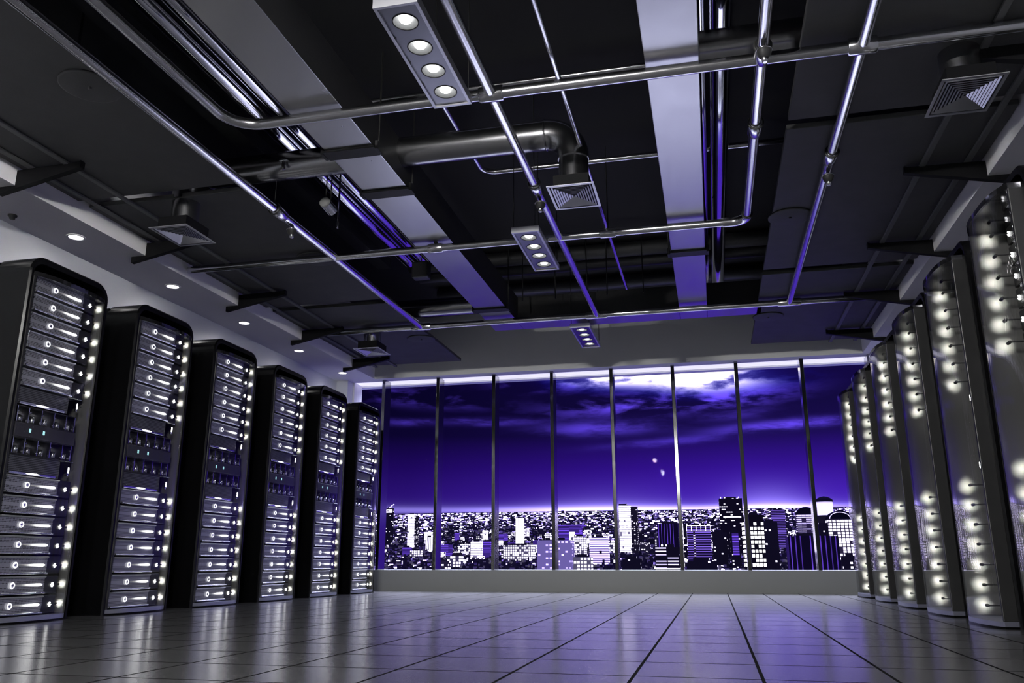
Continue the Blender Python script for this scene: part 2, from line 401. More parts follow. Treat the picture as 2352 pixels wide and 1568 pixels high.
# ------------------------------------------------------------------ lamps
def spot(name, loc, power, size, blend, rad, col=(1, .985, .95), parent=None):
    l = bpy.data.lights.new(name, 'SPOT'); l.energy = power; l.spot_size = size; l.spot_blend = blend
    l.shadow_soft_size = rad; l.color = col
    o = bpy.data.objects.new(name, l); o.location = Vector(loc) * U; COL.objects.link(o)
    if parent: o.parent = parent
    return o
def point(name, loc, power, rad, col=(1, .985, .96), parent=None):
    l = bpy.data.lights.new(name, 'POINT'); l.energy = power; l.shadow_soft_size = rad; l.color = col
    o = bpy.data.objects.new(name, l); o.location = Vector(loc) * U; COL.objects.link(o)
    if parent: o.parent = parent
    return o
DY = [4.0, 7.54, 11.08, 14.62, 18.14, 21.68, 25.2, 28.75]
for side in (0, 1):
    for k, y in enumerate(DY):
        x = -13.48 if side == 0 else mirx(-13.48)
        r = thing('downlight', 'round recessed downlight in the %s ceiling edge, %s counted from the window' % (('left', 'right')[side], ord_(7 - k)), 'downlight', (x, y, 8.05), 'recessed downlights')
        MB().lathe((0, 0, 0), [(.15, .004), (.205, .004), (.20, -.015), (.155, -.02), (.15, .002)], 28).build('trim_ring', 'frame_white', r)
        MB().lathe((0, 0, 0), [(.0, -.004), (.155, -.006), (.155, .002), (0, .002)], 24).build('lens', 'downlight', r)
        spot('downlight_beam', (0, 0, -.03), 7.0, 2.75, 1.0, .03, parent=r)
# smoke detector on the left bulkhead
r = thing('smoke_detector', 'small dark detector on the left ceiling edge above the nearest cabinet', 'detector', (-13.9, 13.28, 8.05))
MB().lathe((0, 0, 0), [(.09, .0), (.09, -.03), (.06, -.05), (.055, -.09), (.02, -.10)], 16).build('housing', 'strap_dark', r)

# pendant lights: a box with four round reflectors, hung on four wires
def pendant():
    r = thing('pendant_light', 'x', 'pendant light', (0, 0, 0), 'four lamp pendants in the middle aisle')
    Wd, L, H = .62, 2.56, .135
    b_ = MB(); xs = [-Wd / 2, Wd / 2]; t_ = .045
    b_.box(-Wd / 2, Wd / 2, 0, L, H - .02, H)
    b_.box(-Wd / 2, -Wd / 2 + t_, 0, L, 0, H - .02); b_.box(Wd / 2 - t_, Wd / 2, 0, L, 0, H - .02)
    b_.box(-Wd / 2 + t_, Wd / 2 - t_, 0, t_, 0, H - .02); b_.box(-Wd / 2 + t_, Wd / 2 - t_, L - t_, L, 0, H - .02)
    b_.build('housing', 'lamp_edge', r)
    # face plate with four round holes
    p = MB(); n = 32; cs = [.40, .99, 1.58, 2.17]; R0 = .175; hw = Wd / 2 - t_; hh = .585 / 2
    for c in cs:
        y0 = c - .295 if c > .5 else t_; y1 = c + .295 if c < 2 else L - t_
        outer, inner = [], []
        for k in range(n):
            a = 2 * PI * (k + .5) / n; dx, dy = math.cos(a), math.sin(a)
            ty = (y1 - c) / dy if dy > 0 else (y0 - c) / dy
            tt = min(hw / abs(dx), ty); outer.append((dx * tt, c + dy * tt, .028)); inner.append((dx * R0, c + dy * R0, .028))
        p.rings([outer, inner], cap=False)
    p.build('face_plate', 'lamp_box', r)
    for c in cs:
        q = MB().torus((0, c, .026), R0, .009, (0, 0, 1), 32, 6).build('rim', 'rod_black', r)
        MB().lathe((0, c, 0), [(R0, .026), (.155, .05), (.13, .08), (.09, .105)], 28, cap=False).build('reflector', 'lamp_cone', r)
        MB().lathe((0, c, 0), [(.0, .020), (.045, .026), (.078, .043), (.09, .065), (.08, .09), (.0, .108)], 20).build('bulb', 'bulb', r)
        spot('lamp_beam', (0, c, .014), 21.0, 2.75, .8, .03, parent=r)
    for x in xs:
        for y in (.1, L - .1):
            MB().tube([(x * .9, y, H), (x * .9, y, ZC - 8.03)], .009, 6).build('wire', 'rod_black', r)
    return r
pl = pendant(); pl.location = Vector((-3.63, 8.72, 8.03)) * U; pl['label'] = 'nearest and largest four lamp pendant light hanging at the top of the picture'
dup(pl, (-3.63, 16.62, 8.03), label='middle four lamp pendant light hanging below the centre air diffuser')
dup(pl, (-3.63, 24.50, 8.03), label='farthest and smallest four lamp pendant light in front of the window wall')

for y, lab in ((.85, 'unseen added four lamp pendant light overhead, next behind the nearest visible one'), (-7.0, 'unseen added four lamp pendant light at the back end of the room')):  # unseen pendants added as fill for the walls and window header
    r = dup(pl, (-3.63, y, 8.03), label=lab)
    for c in (.40, .99, 1.58, 2.17): point('lamp_fill', (0, c, -.10), 110.0, .05, parent=r)  # extra point lights added below the boxes to brighten the room

# ------------------------------------------------------------------ pipes
PZ0 = 8.27
def collar(y0, y1, p, r=.125):
    return MB().tube([p(y0), p(y0 + .02), p(y1 - .02), p(y1)], [r * .9, r, r, r * .9], 16)
def sprinkler(parent, x, y, z=PZ0):
    b_ = MB().lathe((x, y, z), [(.03, .0), (.03, -.13), (.105, -.14), (.11, -.17), (.085, -.25), (.05, -.28)], 16)
    o = b_.build('sprinkler_head', 'strap_dark', parent)
    MB().lathe((x, y, z), [(.045, -.27), (.045, -.34), (.03, -.35)], 12).build('nozzle', 'chrome', o)
    MB().torus((x, y, z - .155), .108, .012, (0, 0, 1), 18, 5).build('rim', 'chrome', o)
def ypipe(label, x, y1, r, cols=(), spr=(), y0=YB + .1):
    t_ = thing('metal_pipe', label, 'pipe', (0, 0, 0), 'sprinkler pipes')
    MB().tube([(x, y0, PZ0), (x, y1, PZ0)], r, 20).build('tube', 'chrome', t_)
    for c in cols:
        collar(c, c + .42, lambda y: (x, y, PZ0), r * 1.32).build('coupling', 'chrome', t_)
        MB().torus((x, c, PZ0), r * 1.32, .02, (0, 1, 0), 18, 6).build('clamp', 'rod_black', t_)
        MB().tube([(x, c, PZ0 + r), (x, c, (ZC if x < 1.7 and x > -8.9 else PZ) - .006)], .012, 6).build('rod', 'rod_black', t_)
    for s_ in spr: sprinkler(t_, x, s_)
    return t_
ypipe('long bright pipe along the inner edge of the left ceiling panels', -8.66, 24.05, .095, (6.0, 14.7), (15.5,))
ypipe('long pipe beside the pendant lights in the middle of the ceiling', -3.04, 24.05, .09, (6.4, 14.78), (15.4,))
ypipe('long bright pipe under the right ceiling panels', 2.54, 24.05, .09, (7.0, 14.75), (15.45,))
# cross pipe with an elbow towards the viewer at its left end
R_ = .55
t_ = thing('metal_pipe', 'near cross pipe bending towards the viewer at its left end', 'pipe', (0, 0, 0), 'sprinkler pipes')
MB().tube([(-7.62, YB + .1, PZ0), (-7.62, 11.45 - R_, PZ0)] + arc((-7.62 + R_, 11.45 - R_, PZ0), R_, PI, PI / 2, 10, 'xy')[1:] + [(5.45, 11.45, PZ0)], .093, 20).build('tube', 'chrome', t_)
for x in (-3.04, 2.54): collar(x - .2, x + .2, lambda q: (q, 11.45, PZ0), .13).build('coupling', 'chrome', t_)
t_ = thing('metal_pipe', 'middle cross pipe bending towards the viewer at its right end', 'pipe', (0, 0, 0), 'sprinkler pipes')
MB().tube([(-12.72, 17.68, PZ0), (1.13 - .3, 17.68, PZ0)] + arc((1.13 - .3, 17.68 - .3, PZ0), .3, PI / 2, 0, 8, 'xy')[1:] + [(1.13, YB + .1, PZ0)], .09, 20).build('tube', 'chrome', t_)
for x in (-6.05, -1.92): collar(x - .18, x + .18, lambda q: (q, 17.68, PZ0), .118).build('coupling', 'chrome', t_)
for x in (-6.05,): MB().tube([(x, 17.68, PZ0 + .08), (x, 17.68, 8.416)], .05, 10).build('stub', 'strap_dark', t_)
MB().tube([(-1.92, 17.68, PZ0), (-1.92, 17.68, ZC - .006)], .014, 6).build('rod', 'rod_black', t_)
MB().tube([(.62, 17.68, PZ0), (.80, 17.68, PZ0)] + arc((.83, 17.38, PZ0), .3, PI / 2, 0, 8, 'xy') + [(1.13, 17.3, PZ0)], .108, 18).build('elbow', 'chrome', t_)
for y in (11.1, 13.35):
    collar(y, y + .4, lambda q: (1.13, q, PZ0), .12).build('coupling', 'chrome', t_)
    MB().torus((1.13, y, PZ0), .12, .02, (0, 1, 0), 18, 6).build('clamp', 'rod_black', t_)
MB().torus((1.13, 17.3, PZ0), .108, .016, (0, 1, 0), 18, 6).build('clamp', 'rod_black', t_)
sprinkler(t_, 1.13, 11.0)
t_ = thing('metal_pipe', 'far cross pipe above the window, spanning both ceiling panels', 'pipe', (0, 0, 0), 'sprinkler pipes')
MB().tube([(-12.72, 24.1, PZ0), (5.45, 24.1, PZ0)], .09, 20).build('tube', 'chrome', t_)
for x in (-8.66, -3.04, 2.54): collar(x - .32, x + .32, lambda q: (q, 24.1, PZ0), .118).build('coupling', 'chrome', t_)
# thin conduits up near the ceiling
def conduit(label, pts, r):
    tag(MB().tube(pts, r, 12).build('conduit', 'chrome'), label, 'conduit', 'thin conduits')
conduit('thin conduit running towards the window right of the pendant lights', [(-2.0, YB, 8.62), (-2.0, 22.8, 8.62)], .045)
conduit('thin high conduit crossing behind the nearest pendant light', [(-6.4, 14.2, 10.2), (1.9, 14.2, 10.2)], .06)
e = .35
conduit('thin high conduit with a bend behind the centre round duct', [(-4.85, 11, 10.04), (-4.85, 17.55 - e, 10.04)] + arc((-4.85 + e, 17.55 - e, 10.04), e, PI, PI / 2, 8, 'xy')[1:] + [(3.6, 17.55, 10.04)], .065)
# two pairs of polished tubes in the ceiling void
for side, xb, xt, ye in ((0, -8.38, -7.92, 22.1), (1, .63, .30, 26.3)):
    s_ = ('left', 'right')[side]
    o = MB().tube([(xb, YB, 9.75), (xb, ye, 9.75)], .20, 28).build('polished_tube', 'tube_chrome')
    tag(o, 'thick polished tube beside the %s flat duct' % s_, 'tube', 'polished ceiling tubes')
    o = MB().tube([(xt, YB, 9.75), (xt, ye - (.3 if side else 0), 9.75)], .075 if side else .16, 20).build('polished_tube', 'tube_chrome')
    tag(o, 'thinner polished tube squeezed between the thick tube and the %s flat duct' % s_, 'tube', 'polished ceiling tubes')
# steel channel left of the left tubes
o = MB().prism([(-9.25, 9.75), (-9.2, 9.75), (-9.2, 9.5), (-8.9, 9.5), (-8.9, 9.75), (-8.85, 9.75), (-8.85, 9.45), (-9.25, 9.45)], 'y', YB, 21.8).build('ceiling_channel', 'strap_dark')
tag(o, 'dark steel channel along the left side of the polished tubes', 'channel')

# ------------------------------------------------------------------ air ducts
DZ0, DZ1 = 8.42, 9.25
t_ = thing('flat_duct', 'wide flat sheet metal duct forming a U along the ceiling up to the window', 'air duct')
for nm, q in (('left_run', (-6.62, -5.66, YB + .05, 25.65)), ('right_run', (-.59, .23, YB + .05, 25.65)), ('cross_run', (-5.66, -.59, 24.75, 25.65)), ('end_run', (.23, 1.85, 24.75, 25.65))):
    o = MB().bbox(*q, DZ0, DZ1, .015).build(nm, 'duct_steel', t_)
    o.data.materials.append(M['duct_side_shaded'])
    for f in o.data.polygons: f.material_index = 0 if f.normal.z < -.5 else 1  # sides get a darker material in place of the dark room they reflect
def strap(x0, x1, y, label):
    r = thing('duct_strap', label, 'duct hanger', (0, 0, 0), 'duct straps')
    MB().box(x0 - .03, x1 + .03, y - .02, y + .30, DZ0 - .05, DZ0 - .005).build('strap', 'strap_dark', r)
    for x in (x0 - .06, x1 + .06):
        MB().bbox(x - .03, x + .03, y, y + .25, DZ0 - .07, DZ0 + .10, .008).build('clip', 'strap_dark', r)
        MB().tube([(x, y + .12, DZ0 - .05), (x, y + .12, ZC)], .018, 8).build('rod', 'rod_black', r)
strap(-6.62, -5.66, 12.85, 'dark strap under the left flat duct where the round duct meets it')
strap(-6.62, -5.66, 14.65, 'dark strap under the left flat duct just beyond the round duct')
strap(-6.62, -5.66, 23.1, 'dark strap under the far end of the left flat duct')
strap(-.59, .23, 19.6, 'dark strap under the right flat duct beyond the middle cross pipe')

def round_duct(label, y, xs, xe, z=9.02, r=.295):
    """from the flat duct's side at XS out to an elbow that turns down at XE"""
    s_ = 1 if xe > xs else -1; R = .52
    xs += s_ * .004; t_ = thing('round_duct', label, 'air duct', (0, 0, 0), 'round ducts with elbows')
    MB().tube([(xs, y, z), (xe - s_ * R, y, z)], r, 32).build('straight', 'round_steel', t_)
    a = arc((xe - s_ * R, y, z - R), R, PI / 2, 0 if s_ > 0 else PI, 12, 'xz')
    MB().tube(a + [(xe, y, z - R - .06)], r * 1.01, 32).build('elbow', 'round_steel', t_)
    for x in (xe - s_ * R,):
        MB().torus((x, y, z), r * 1.01, .02, (1, 0, 0), 32, 6).build('seam_ring', 'round_steel', t_)
    return t_
def diffuser(label, x, y):
    zf = 7.68
    t_ = thing('air_diffuser', label, 'air diffuser', (0, 0, 0), 'square air diffusers')
    MB().tube([(x, y, zf + .24), (x, y, 8.46)], .285, 32).build('neck', 'round_steel', t_)
    MB().box(x - .33, x + .33, y - .40, y + .40, zf + .02, zf + .28).build('plenum_box', 'bracket_black', t_)
    hx, hy = .44, .54
    fr = MB()
    def ring(a, za, b_, zb):
        lo = [(x - hx * a, y - hy * a, za), (x + hx * a, y - hy * a, za), (x + hx * a, y + hy * a, za), (x - hx * a, y + hy * a, za)]
        hi = [(x - hx * b_, y - hy * b_, zb), (x + hx * b_, y - hy * b_, zb), (x + hx * b_, y + hy * b_, zb), (x - hx * b_, y + hy * b_, zb)]
        lo2 = [(p[0], p[1], p[2] + .012) for p in lo]; hi2 = [(p[0], p[1], p[2] + .012) for p in hi]
        fr.rings([lo, hi, hi2, lo2], close=True)
    ring(1.0, zf, .90, zf)
    fr.build('face_frame', 'grille_metal', t_)
    fr = MB()
    for k in range(8):
        a = .84 - k * .105; ring(a, zf + .004, max(a - .062, .012), zf + .016)
    fr.build('louvres', 'grille_metal', t_)
round_duct('long round duct from the left flat duct to the centre diffuser, bending down', 14.3, -5.66, -2.17)
diffuser('square air diffuser in the middle of the ceiling above the middle pendant light', -2.17, 14.32)
round_duct('round duct from the left flat duct to the left, bending down through the panel gap', 14.3, -6.62, -10.53)
diffuser('square air diffuser below the left panel gap, above the second left cabinet', -10.53, 14.32)
round_duct('short far round duct left of the flat duct near the window', 24.5, -6.62, -10.53)
diffuser('far square air diffuser at the left close to the window', -10.53, 24.6)
round_duct('near round duct from the right flat duct to the right, bending down', 12.15, .23, 4.03)
diffuser('square air diffuser at the upper right under the right panels', 4.03, 12.2)
# dark ducts across the far end of the ceiling void
for k, (y, zb) in enumerate(((23.8, 9.98), (24.75, 9.98), (26.75, 9.98))):
    o = MB().tube([(-9.0, y, zb + .22), (4.5, y, zb + .22)], .22, 28).build('dark_duct', 'dark_steel')
    tag(o, 'dark round duct across the far ceiling, %s of three counted from the near side' % ord_(k), 'air duct', 'dark far ducts')
for k, x in enumerate((-5.15, -4.15, -3.2, -2.6, -1.55)):
    o = MB().tube([(x, 23.2, 8.6), (x, 23.2, ZC)], .018, 6).build('hanger_rod', 'rod_black')
    tag(o, 'thin dark hanger rod at the far ducts, %s from the left' % ord_(k), 'rod', 'far hanger rods')
for x, y, z0, lab in ((-10.0, 10.3, 8.5, 'thin rod at the upper left between the two bright pipes'), (-7.52, 15.4, 8.0, 'thin rod from the round sensor down to the left pipe')):
    tag(MB().tube([(x, y, z0), (x, y, ZC)], .022, 8).build('hanger_rod', 'lip_metal' if y > 12 else 'round_steel'), lab, 'rod')
# hanging round sensor and a dark junction box
r = thing('hanging_sensor', 'small round sensor hanging on rods left of the left flat duct', 'sensor', (-7.42, 14.7, 8.22))
MB().tube([(0, -.16, 0), (.02, .16, -.06)], .115, 24).build('case', 'chrome', r)
MB().lathe((0, -.15, 0), [(.118, 0), (.116, .02), (.09, .045), (.02, .055)], 24, (0, -1, .1)).build('grille', 'sensor_grey', r)
for dx in (-.06, .05): MB().tube([(dx, 0, .1), (dx, 0, ZC - 8.22)], .014, 6).build('rod', 'rod_black', r)
r = thing('junction_box', 'dark rounded box on the far duct left of the flat duct', 'junction box', (-7.6, 21.0, 8.95))
MB().bbox(-.24, .24, -.18, .18, -.2, .28, .05).build('case', 'dark_steel', r)
MB().tube([(0, 0, .28), (0, 0, ZC - 8.95)], .014, 6).build('rod', 'chrome', r)
# bracket clamp on the left part of the round duct
r = thing('duct_clamp', 'small metal clamp hooked on the left round duct', 'clamp', (-8.1, 14.0, 8.92))
MB().bbox(-.10, .10, -.06, .02, .03, .09, .012).build('head', 'chrome', r)
MB().tube([(0, -.02, .05), (.0, -.05, -.10), (.02, -.03, -.16)], .035, 10).build('hook', 'chrome', r)

# ------------------------------------------------------------------ server cabinets
RW, RH = 2.05, 6.46
def rounded_arch(y0, y1, z0, z1, r, x, n=8):
    pts = [(x, y0, z0), (x, y1, z0)]
    pts += [(x, y1 - r + r * math.cos(a), z1 - r + r * math.sin(a)) for a in [PI / 2 * k / n for k in range(n + 1)]]
    pts += [(x, y0 + r + r * math.cos(a), z1 - r + r * math.sin(a)) for a in [PI / 2 + PI / 2 * k / n for k in range(n + 1)]]
    return pts
def bow(x0, bulge, y0, y1, n=20):
    """bowed outline from (x0,y0) to (x0,y1), nearly flat in the middle with tight shoulders"""
    out = []
    for k in range(n + 1):
        t = -1 + 2 * k / n
        out.append((x0 + bulge * (1 - abs(t) ** 3.2), (y0 + y1) / 2 + t * (y1 - y0) / 2))
    return out
SZ = [5.945, 5.60, 5.25, 4.905, 4.56, 4.21, 2.335, 1.99, 1.65, 1.31, .965, .625, .285]
def make_cabinet(e, bulge, rec=0.0):
    """E: how far the door's sides stand out of the frame; BULGE: how far the glass bows beyond them; REC: how far the servers sit back"""
    root = thing('server_cabinet', 'x', 'server cabinet', (0, 0, 0), 'server cabinets in two rows')
    MB().bbox(-2.45, -.76, .04, 2.01, .02, 6.36, .03).build('cabinet_body', 'rack_black', root)
    o0 = rounded_arch(0, RW, 0, RH, .34, -.78); o1 = rounded_arch(0, RW, 0, RH, .34, -.03)
    o2 = rounded_arch(.03, RW - .03, 0, RH - .03, .31, 0); i2 = rounded_arch(.075, RW - .075, .015, RH - .13, .24, 0)
    i1 = rounded_arch(.085, RW - .085, .02, RH - .14, .23, -.03); i0 = rounded_arch(.085, RW - .085, .02, RH - .14, .23, -.78)
    MB().rings([o0, o1, o2, i2, i1, i0], close=True).build('front_frame', 'rack_frame', root)
    MB().box(-.80, -.74, .085, RW - .085, .02, 6.30).build('back_plate', 'rack_black', root)
    MB().bbox(-.72, e, .10, .16, .11, 6.12, .012).build('door_side', 'rack_side', root)
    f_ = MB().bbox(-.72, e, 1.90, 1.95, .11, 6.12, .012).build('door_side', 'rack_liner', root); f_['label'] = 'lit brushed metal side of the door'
    # bowed glass door: a shell between two outlines
    a = bow(e, bulge, .10, 1.95); b_ = bow(e - .01, bulge - .02, .12, 1.93)
    prof = a + b_[::-1]
    gl = MB(); n = len(prof)
    gl.add([(q[0], q[1], .11) for q in prof] + [(q[0], q[1], 6.06) for q in prof], [(i, (i + 1) % n, n + (i + 1) % n, n + i) for i in range(n)], True)
    gl.build('glass_door', 'door_glass', root)
    cap = [(-.72, .10)] + bow(e, bulge + .005, .10, 1.95) + [(-.72, 1.95)]
    MB().prism(cap, 'z', 6.06, 6.14).build('door_cap', 'rack_mirror', root)
    pl_ = [(-.5, .09)] + bow(e - .02, bulge + .03, .09, 1.96) + [(-.5, 1.96)]
    MB().prism(pl_, 'z', 0, .035).build('foot_plate', 'rack_black', root)
    pl2 = [(-.5, .10)] + bow(e - .01, bulge, .10, 1.95) + [(-.5, 1.95)]
    MB().prism(pl2, 'z', .035, .11).build('plinth', 'plinth_metal', root)
    # one server, then copies of it
    lz = (-.05)
    prof = [(-.36, -.155), (-.06, -.155), (-.03, -.148), (-.02, -.138), (-.03, -.122), (-.05, -.118), (-.05, .118), (-.03, .122), (-.02, .138), (-.03, .150), (-.06, .155), (-.36, .155)]
    sv = None
    for k, z in enumerate(SZ):
        if sv is None:
            sv = MB().prism(prof, 'y', .22, 1.42).build('server', 'perforated', root)
            sub = [MB().bbox(-.36, -.07, 1.425, 1.76, -.155, .155, .012).build('ear', 'server_black', sv),
                   MB().torus((-.03, .68, 0), .046, .0085, (1, 0, 0), 24, 6).build('power_ring', 'led_ring', sv),
                   MB().lathe((-.055, .68, 0), [(.030, 0), (.030, .02), (.02, .03)], 16, (1, 0, 0)).build('power_button', 'lip_metal', sv),
                   MB().tube([(-.045, .76, 0), (-.042, .9, 0), (-.036, 1.15, 0), (-.034, 1.31, 0), (-.036, 1.345, 0)], [.010, .015, .020, .022, .012], 10).build('light_bar', 'bar_light', sv),
                   MB().tube([(-.020, .225, -.138), (-.020, 1.415, -.138)], .017, 10).build('bottom_lip', 'lip_metal', sv)]
            led = MB()
            for dy, dz in ((0, .022), (-.022, -.004), (.018, -.012), (.0, -.034)):
                led.lathe((-.07, 1.62 + dy, dz), [(.013, 0), (.013, .02), (.007, .03)], 8, (1, 0, 0))
            led.build('status_light', 'led_white', sv)
            # lamp and black sleeve added to throw light blobs on the door's inner side
            if rec:
                MB().lathe((.17, 1.60, 0), [(0, -.002), (.02, 0), (.026, .01), (.026, .105)], 12, (0, 1, 0), cap=False).build('added_lamp_sleeve', 'rod_black', sv)
                MB().tube([(-.08, 1.62, 0), (.17, 1.62, 0)], .012, 8).build('added_lamp_arm', 'rod_black', sv)
                MB().lathe((.17, 1.60, 0), [(0, .045), (.024, .045), (.024, .050), (0, .050)], 12, (0, 1, 0)).build('added_side_light', 'led_side_wide_added', sv)
            else:
                MB().lathe((-.095, 1.735, 0), [(0, -.002), (.016, 0), (.02, .01), (.02, .085)], 12, (0, 1, 0), cap=False).build('added_lamp_sleeve', 'rod_black', sv)
                MB().lathe((-.095, 1.745, 0), [(0, .038), (.018, .038), (.018, .042), (0, .042)], 12, (0, 1, 0)).build('added_side_light', 'led_side_added', sv)
        else:
            c = sv.copy(); COL.objects.link(c); c.parent = root
            for ch in list(sv.children): d = ch.copy(); COL.objects.link(d); d.parent = c
            sv_k = c
        (sv if k == 0 else sv_k).location = Vector((-rec * MB.SX, 0, z)) * U
    # louvred vent panels with a light strip and a latch
    for k, (z0, z1) in enumerate(((3.72, 4.035), (2.50, 2.84))):
        v_ = MB().bbox(-.36, -.05, .22, 1.40, z0, z1, .01).build('vent_panel', 'louvre', root)
        MB().bbox(-.05, -.015, .22, 1.30, z0 + .0, z0 + .05, .01).build('edge_strip', 'lip_metal', v_)
        MB().tube([(-.012, .60, z0 + .028), (-.005, .68, z0 + .028), (-.005, .82, z0 + .028), (-.012, .9, z0 + .028)], [.006, .017, .017, .006], 8).build('light_strip', 'led_ring', v_)
        MB().bbox(-.05, -.01, 1.56, 1.60, z0 + .08, z0 + .24, .008).build('latch', 'handle_metal', v_)
        MB().bbox(-.01, -.004, 1.568, 1.592, z0 + .13, z0 + .23, .002).build('latch_light', 'led_latch', v_)
        MB().tube([(-.05, 1.38, z1 + .0), (-.02, 1.4, z1), (-.02, 1.68, z1)], .008, 6).build('catch_wire', 'lip_metal', v_)
    # rows of drive bays either side of the control panel
    for z0 in (3.40, 2.85):
        d_ = MB()
        d_.box(-.36, -.20, .22, 1.62, z0, z0 + .30); d_.box(-.2, -.05, .22, 1.62, z0, z0 + .012); d_.box(-.2, -.05, .22, 1.62, z0 + .288, z0 + .30)
        d_ = d_.build('drive_bays', 'bay_dark', root)
        for y in (.24, .50, .80, 1.10, 1.40, 1.62): MB().box(-.2, -.045, y - .008, y + .008, z0 + .012, z0 + .288).build('divider', 'lip_metal', d_)
        for y in (.38, .66, .96, 1.26, 1.52):
            hb = MB().tube([(-.2, y, z0 + .03), (-.12, y, z0 + .05), (-.11, y, z0 + .11), (-.2, y, z0 + .15)], [.05, .055, .045, .02], 8)
            hb.tube([(-.15, y - .07, z0 + .06), (-.12, y, z0 + .09), (-.15, y + .07, z0 + .06)], .025, 6)
            hb.lathe((-.2, y - .02, z0 + .22), [(.02, 0), (.02, .05), (.01, .06)], 8, (1, 0, 0))
            hb.build('drive_handle', 'handle_metal', d_)
    c_ = MB().bbox(-.36, -.03, .22, 1.66, 3.152, 3.395, .012).build('control_panel', 'panel_face', root)
    for y in (.56, .88): MB().bbox(-.03, -.022, y - .022, y + .022, 3.245, 3.315, .003).build('indicator_light', 'led_cyan', c_)
    if rec:
        for o in root.children:
            if o.name.split('.')[0] in ('vent_panel', 'drive_bays', 'control_panel'): o.location.x -= rec * MB.SX * U
    return root
near_names = ['nearest the viewer', 'second from the viewer', 'third from the viewer', 'fourth from the viewer', 'fifth from the viewer', 'beside the window wall']
LY = [11.77, 14.72, 17.64, 20.58, 23.50, 26.42]
cab = make_cabinet(0.0, .13)
MB.SX = -1.0; cab_r = make_cabinet(.20, .15, .20); MB.SX = 1.0
for k, y in enumerate(LY):
    lab = 'black server cabinet with bowed glass door, left row, ' + near_names[k]
    if k == 0: cab.location = Vector((-11.72, y, 0)) * U; cab['label'] = lab
    else: dup(cab, (-11.72, y, 0), label=lab)
RY = [11.87, 14.80, 17.74, 20.66, 23.60, 26.52]
for k, y in enumerate(RY):
    lab = 'black server cabinet with deeply bowed glass door, right row, ' + near_names[k]
    if k == 0: cab_r.location = Vector((4.50, y, 0)) * U; cab_r['label'] = lab
    else: dup(cab_r, (4.50, y, 0), label=lab)

# ------------------------------------------------------------------ the city outside
def facade(name, wall, lit, strength, cu, cv_, wu, wv, chance, glow=0.0, rows=False, vary=.5):
    """windows of CU x CV units, each lit by chance; WU, WV: the lit share of a cell"""
    m = bpy.data.materials.new(name); m.use_nodes = True; h = G(m.node_tree); b = m.node_tree.nodes['Principled BSDF']
    b.inputs['Base Color'].default_value = (*[q * .2 for q in wall], 1); b.inputs['Roughness'].default_value = .8; b.inputs['Specular IOR Level'].default_value = 0
    t = h.node('ShaderNodeUVMap'); t.uv_map = 'uv'; u_, v_, _ = h.sep(t.outputs[0])
    oi = h.node('ShaderNodeObjectInfo')
    a = h.m('DIVIDE', u_, cu); c = h.m('DIVIDE', v_, cv_)
    fu, fv = h.m('FRACT', a), h.m('FRACT', c)
    rnd = h.white(h.comb(h.m('FLOOR', a), h.m('FLOOR', c), h.m('MULTIPLY', oi.outputs['Random'], 97.0)))
    on = h.m('LESS_THAN', rnd, chance)
    if rows:     # whole double floors lit, the right part left dark
        fl_ = h.white(h.comb(3.0, h.m('FLOOR', h.m('DIVIDE', c, 2.0)), 1.0))
        on = h.m('MULTIPLY', h.m('LESS_THAN', fl_, chance), h.m('LESS_THAN', h.white(h.comb(h.m('FLOOR', a), h.m('FLOOR', c), 2.0)), .88))
    win = h.m('MULTIPLY', h.m('LESS_THAN', h.m('ABSOLUTE', h.m('SUBTRACT', fu, .5)), wu / 2), h.m('LESS_THAN', h.m('ABSOLUTE', h.m('SUBTRACT', fv, .5)), wv / 2))
    e = h.m('MULTIPLY', h.m('MULTIPLY', win, on), h.m('ADD', 1 - vary, h.m('MULTIPLY', h.white(h.comb(h.m('FLOOR', c), h.m('FLOOR', a), 5.0)), vary * 1.5)))
    e = h.m('MULTIPLY', e, strength * 3.2)
    side = h.m('GREATER_THAN', v_, -500.0)
    b.inputs['Emission Color'].default_value = (*lit, 1)
    h.put(b.inputs['Emission Strength'], h.m('MULTIPLY', h.m('ADD', e, glow), side))  # glow puts floodlight on the walls into their emission
    M[name] = m
WV = (.84, .78, 1.0); VI = (.20, .085, .95)
facade('f_strip', (.05, .03, .16), WV, 1.25, 7, 7.0, 1.0, .70, .93, .25)
facade('f_softstrip', (.05, .03, .16), (.52, .42, 1.0), .9, 60, 6.0, 1.0, .60, 1, .16)
facade('f_grid', (.03, .02, .09), WV, 1.3, 7, 7, .66, .66, .85, .10)
facade('f_biggrid', (.02, .01, .05), WV, 1.25, 11, 8.6, .74, .70, .93, .02)
facade('f_darkgrid', (.05, .03, .14), (.45, .36, 1.0), .75, 9, 7, .62, .55, .35, .30)
facade('f_vert', (.03, .02, .08), WV, 1.25, 7, 400, .62, 1, .95, .05)
facade('f_violet', (.03, .015, .10), VI, .25, 40, 6, 1, .5, .6, .14)
facade('f_sparse', (.006, .004, .018), WV, 1.1, 9, 7.5, .45, .45, .13, .0025)
facade('f_dark', (.008, .005, .022), WV, .8, 8, 6.5, .5, .45, .30, .005)
facade('f_ribs', (.006, .004, .018), VI, .16, 9, 900, .22, 1, .9, .004)
facade('f_dimstrip', (.008, .004, .025), (.28, .16, .95), .24, 300, 6.2, 1, .42, 1, .008)
facade('f_dimstrip2', (.02, .01, .05), (.6, .5, 1.0), .75, 14, 6.5, .95, .34, .92, .02)
facade('f_bigrows', (.005, .003, .012), (1.0, .97, .97), 1.4, 7.6, 9.5, .74, .66, .55, .0015, rows=True)
facade('f_rows', (.005, .003, .014), WV, .9, 7, 9, .8, .32, .20, .002)
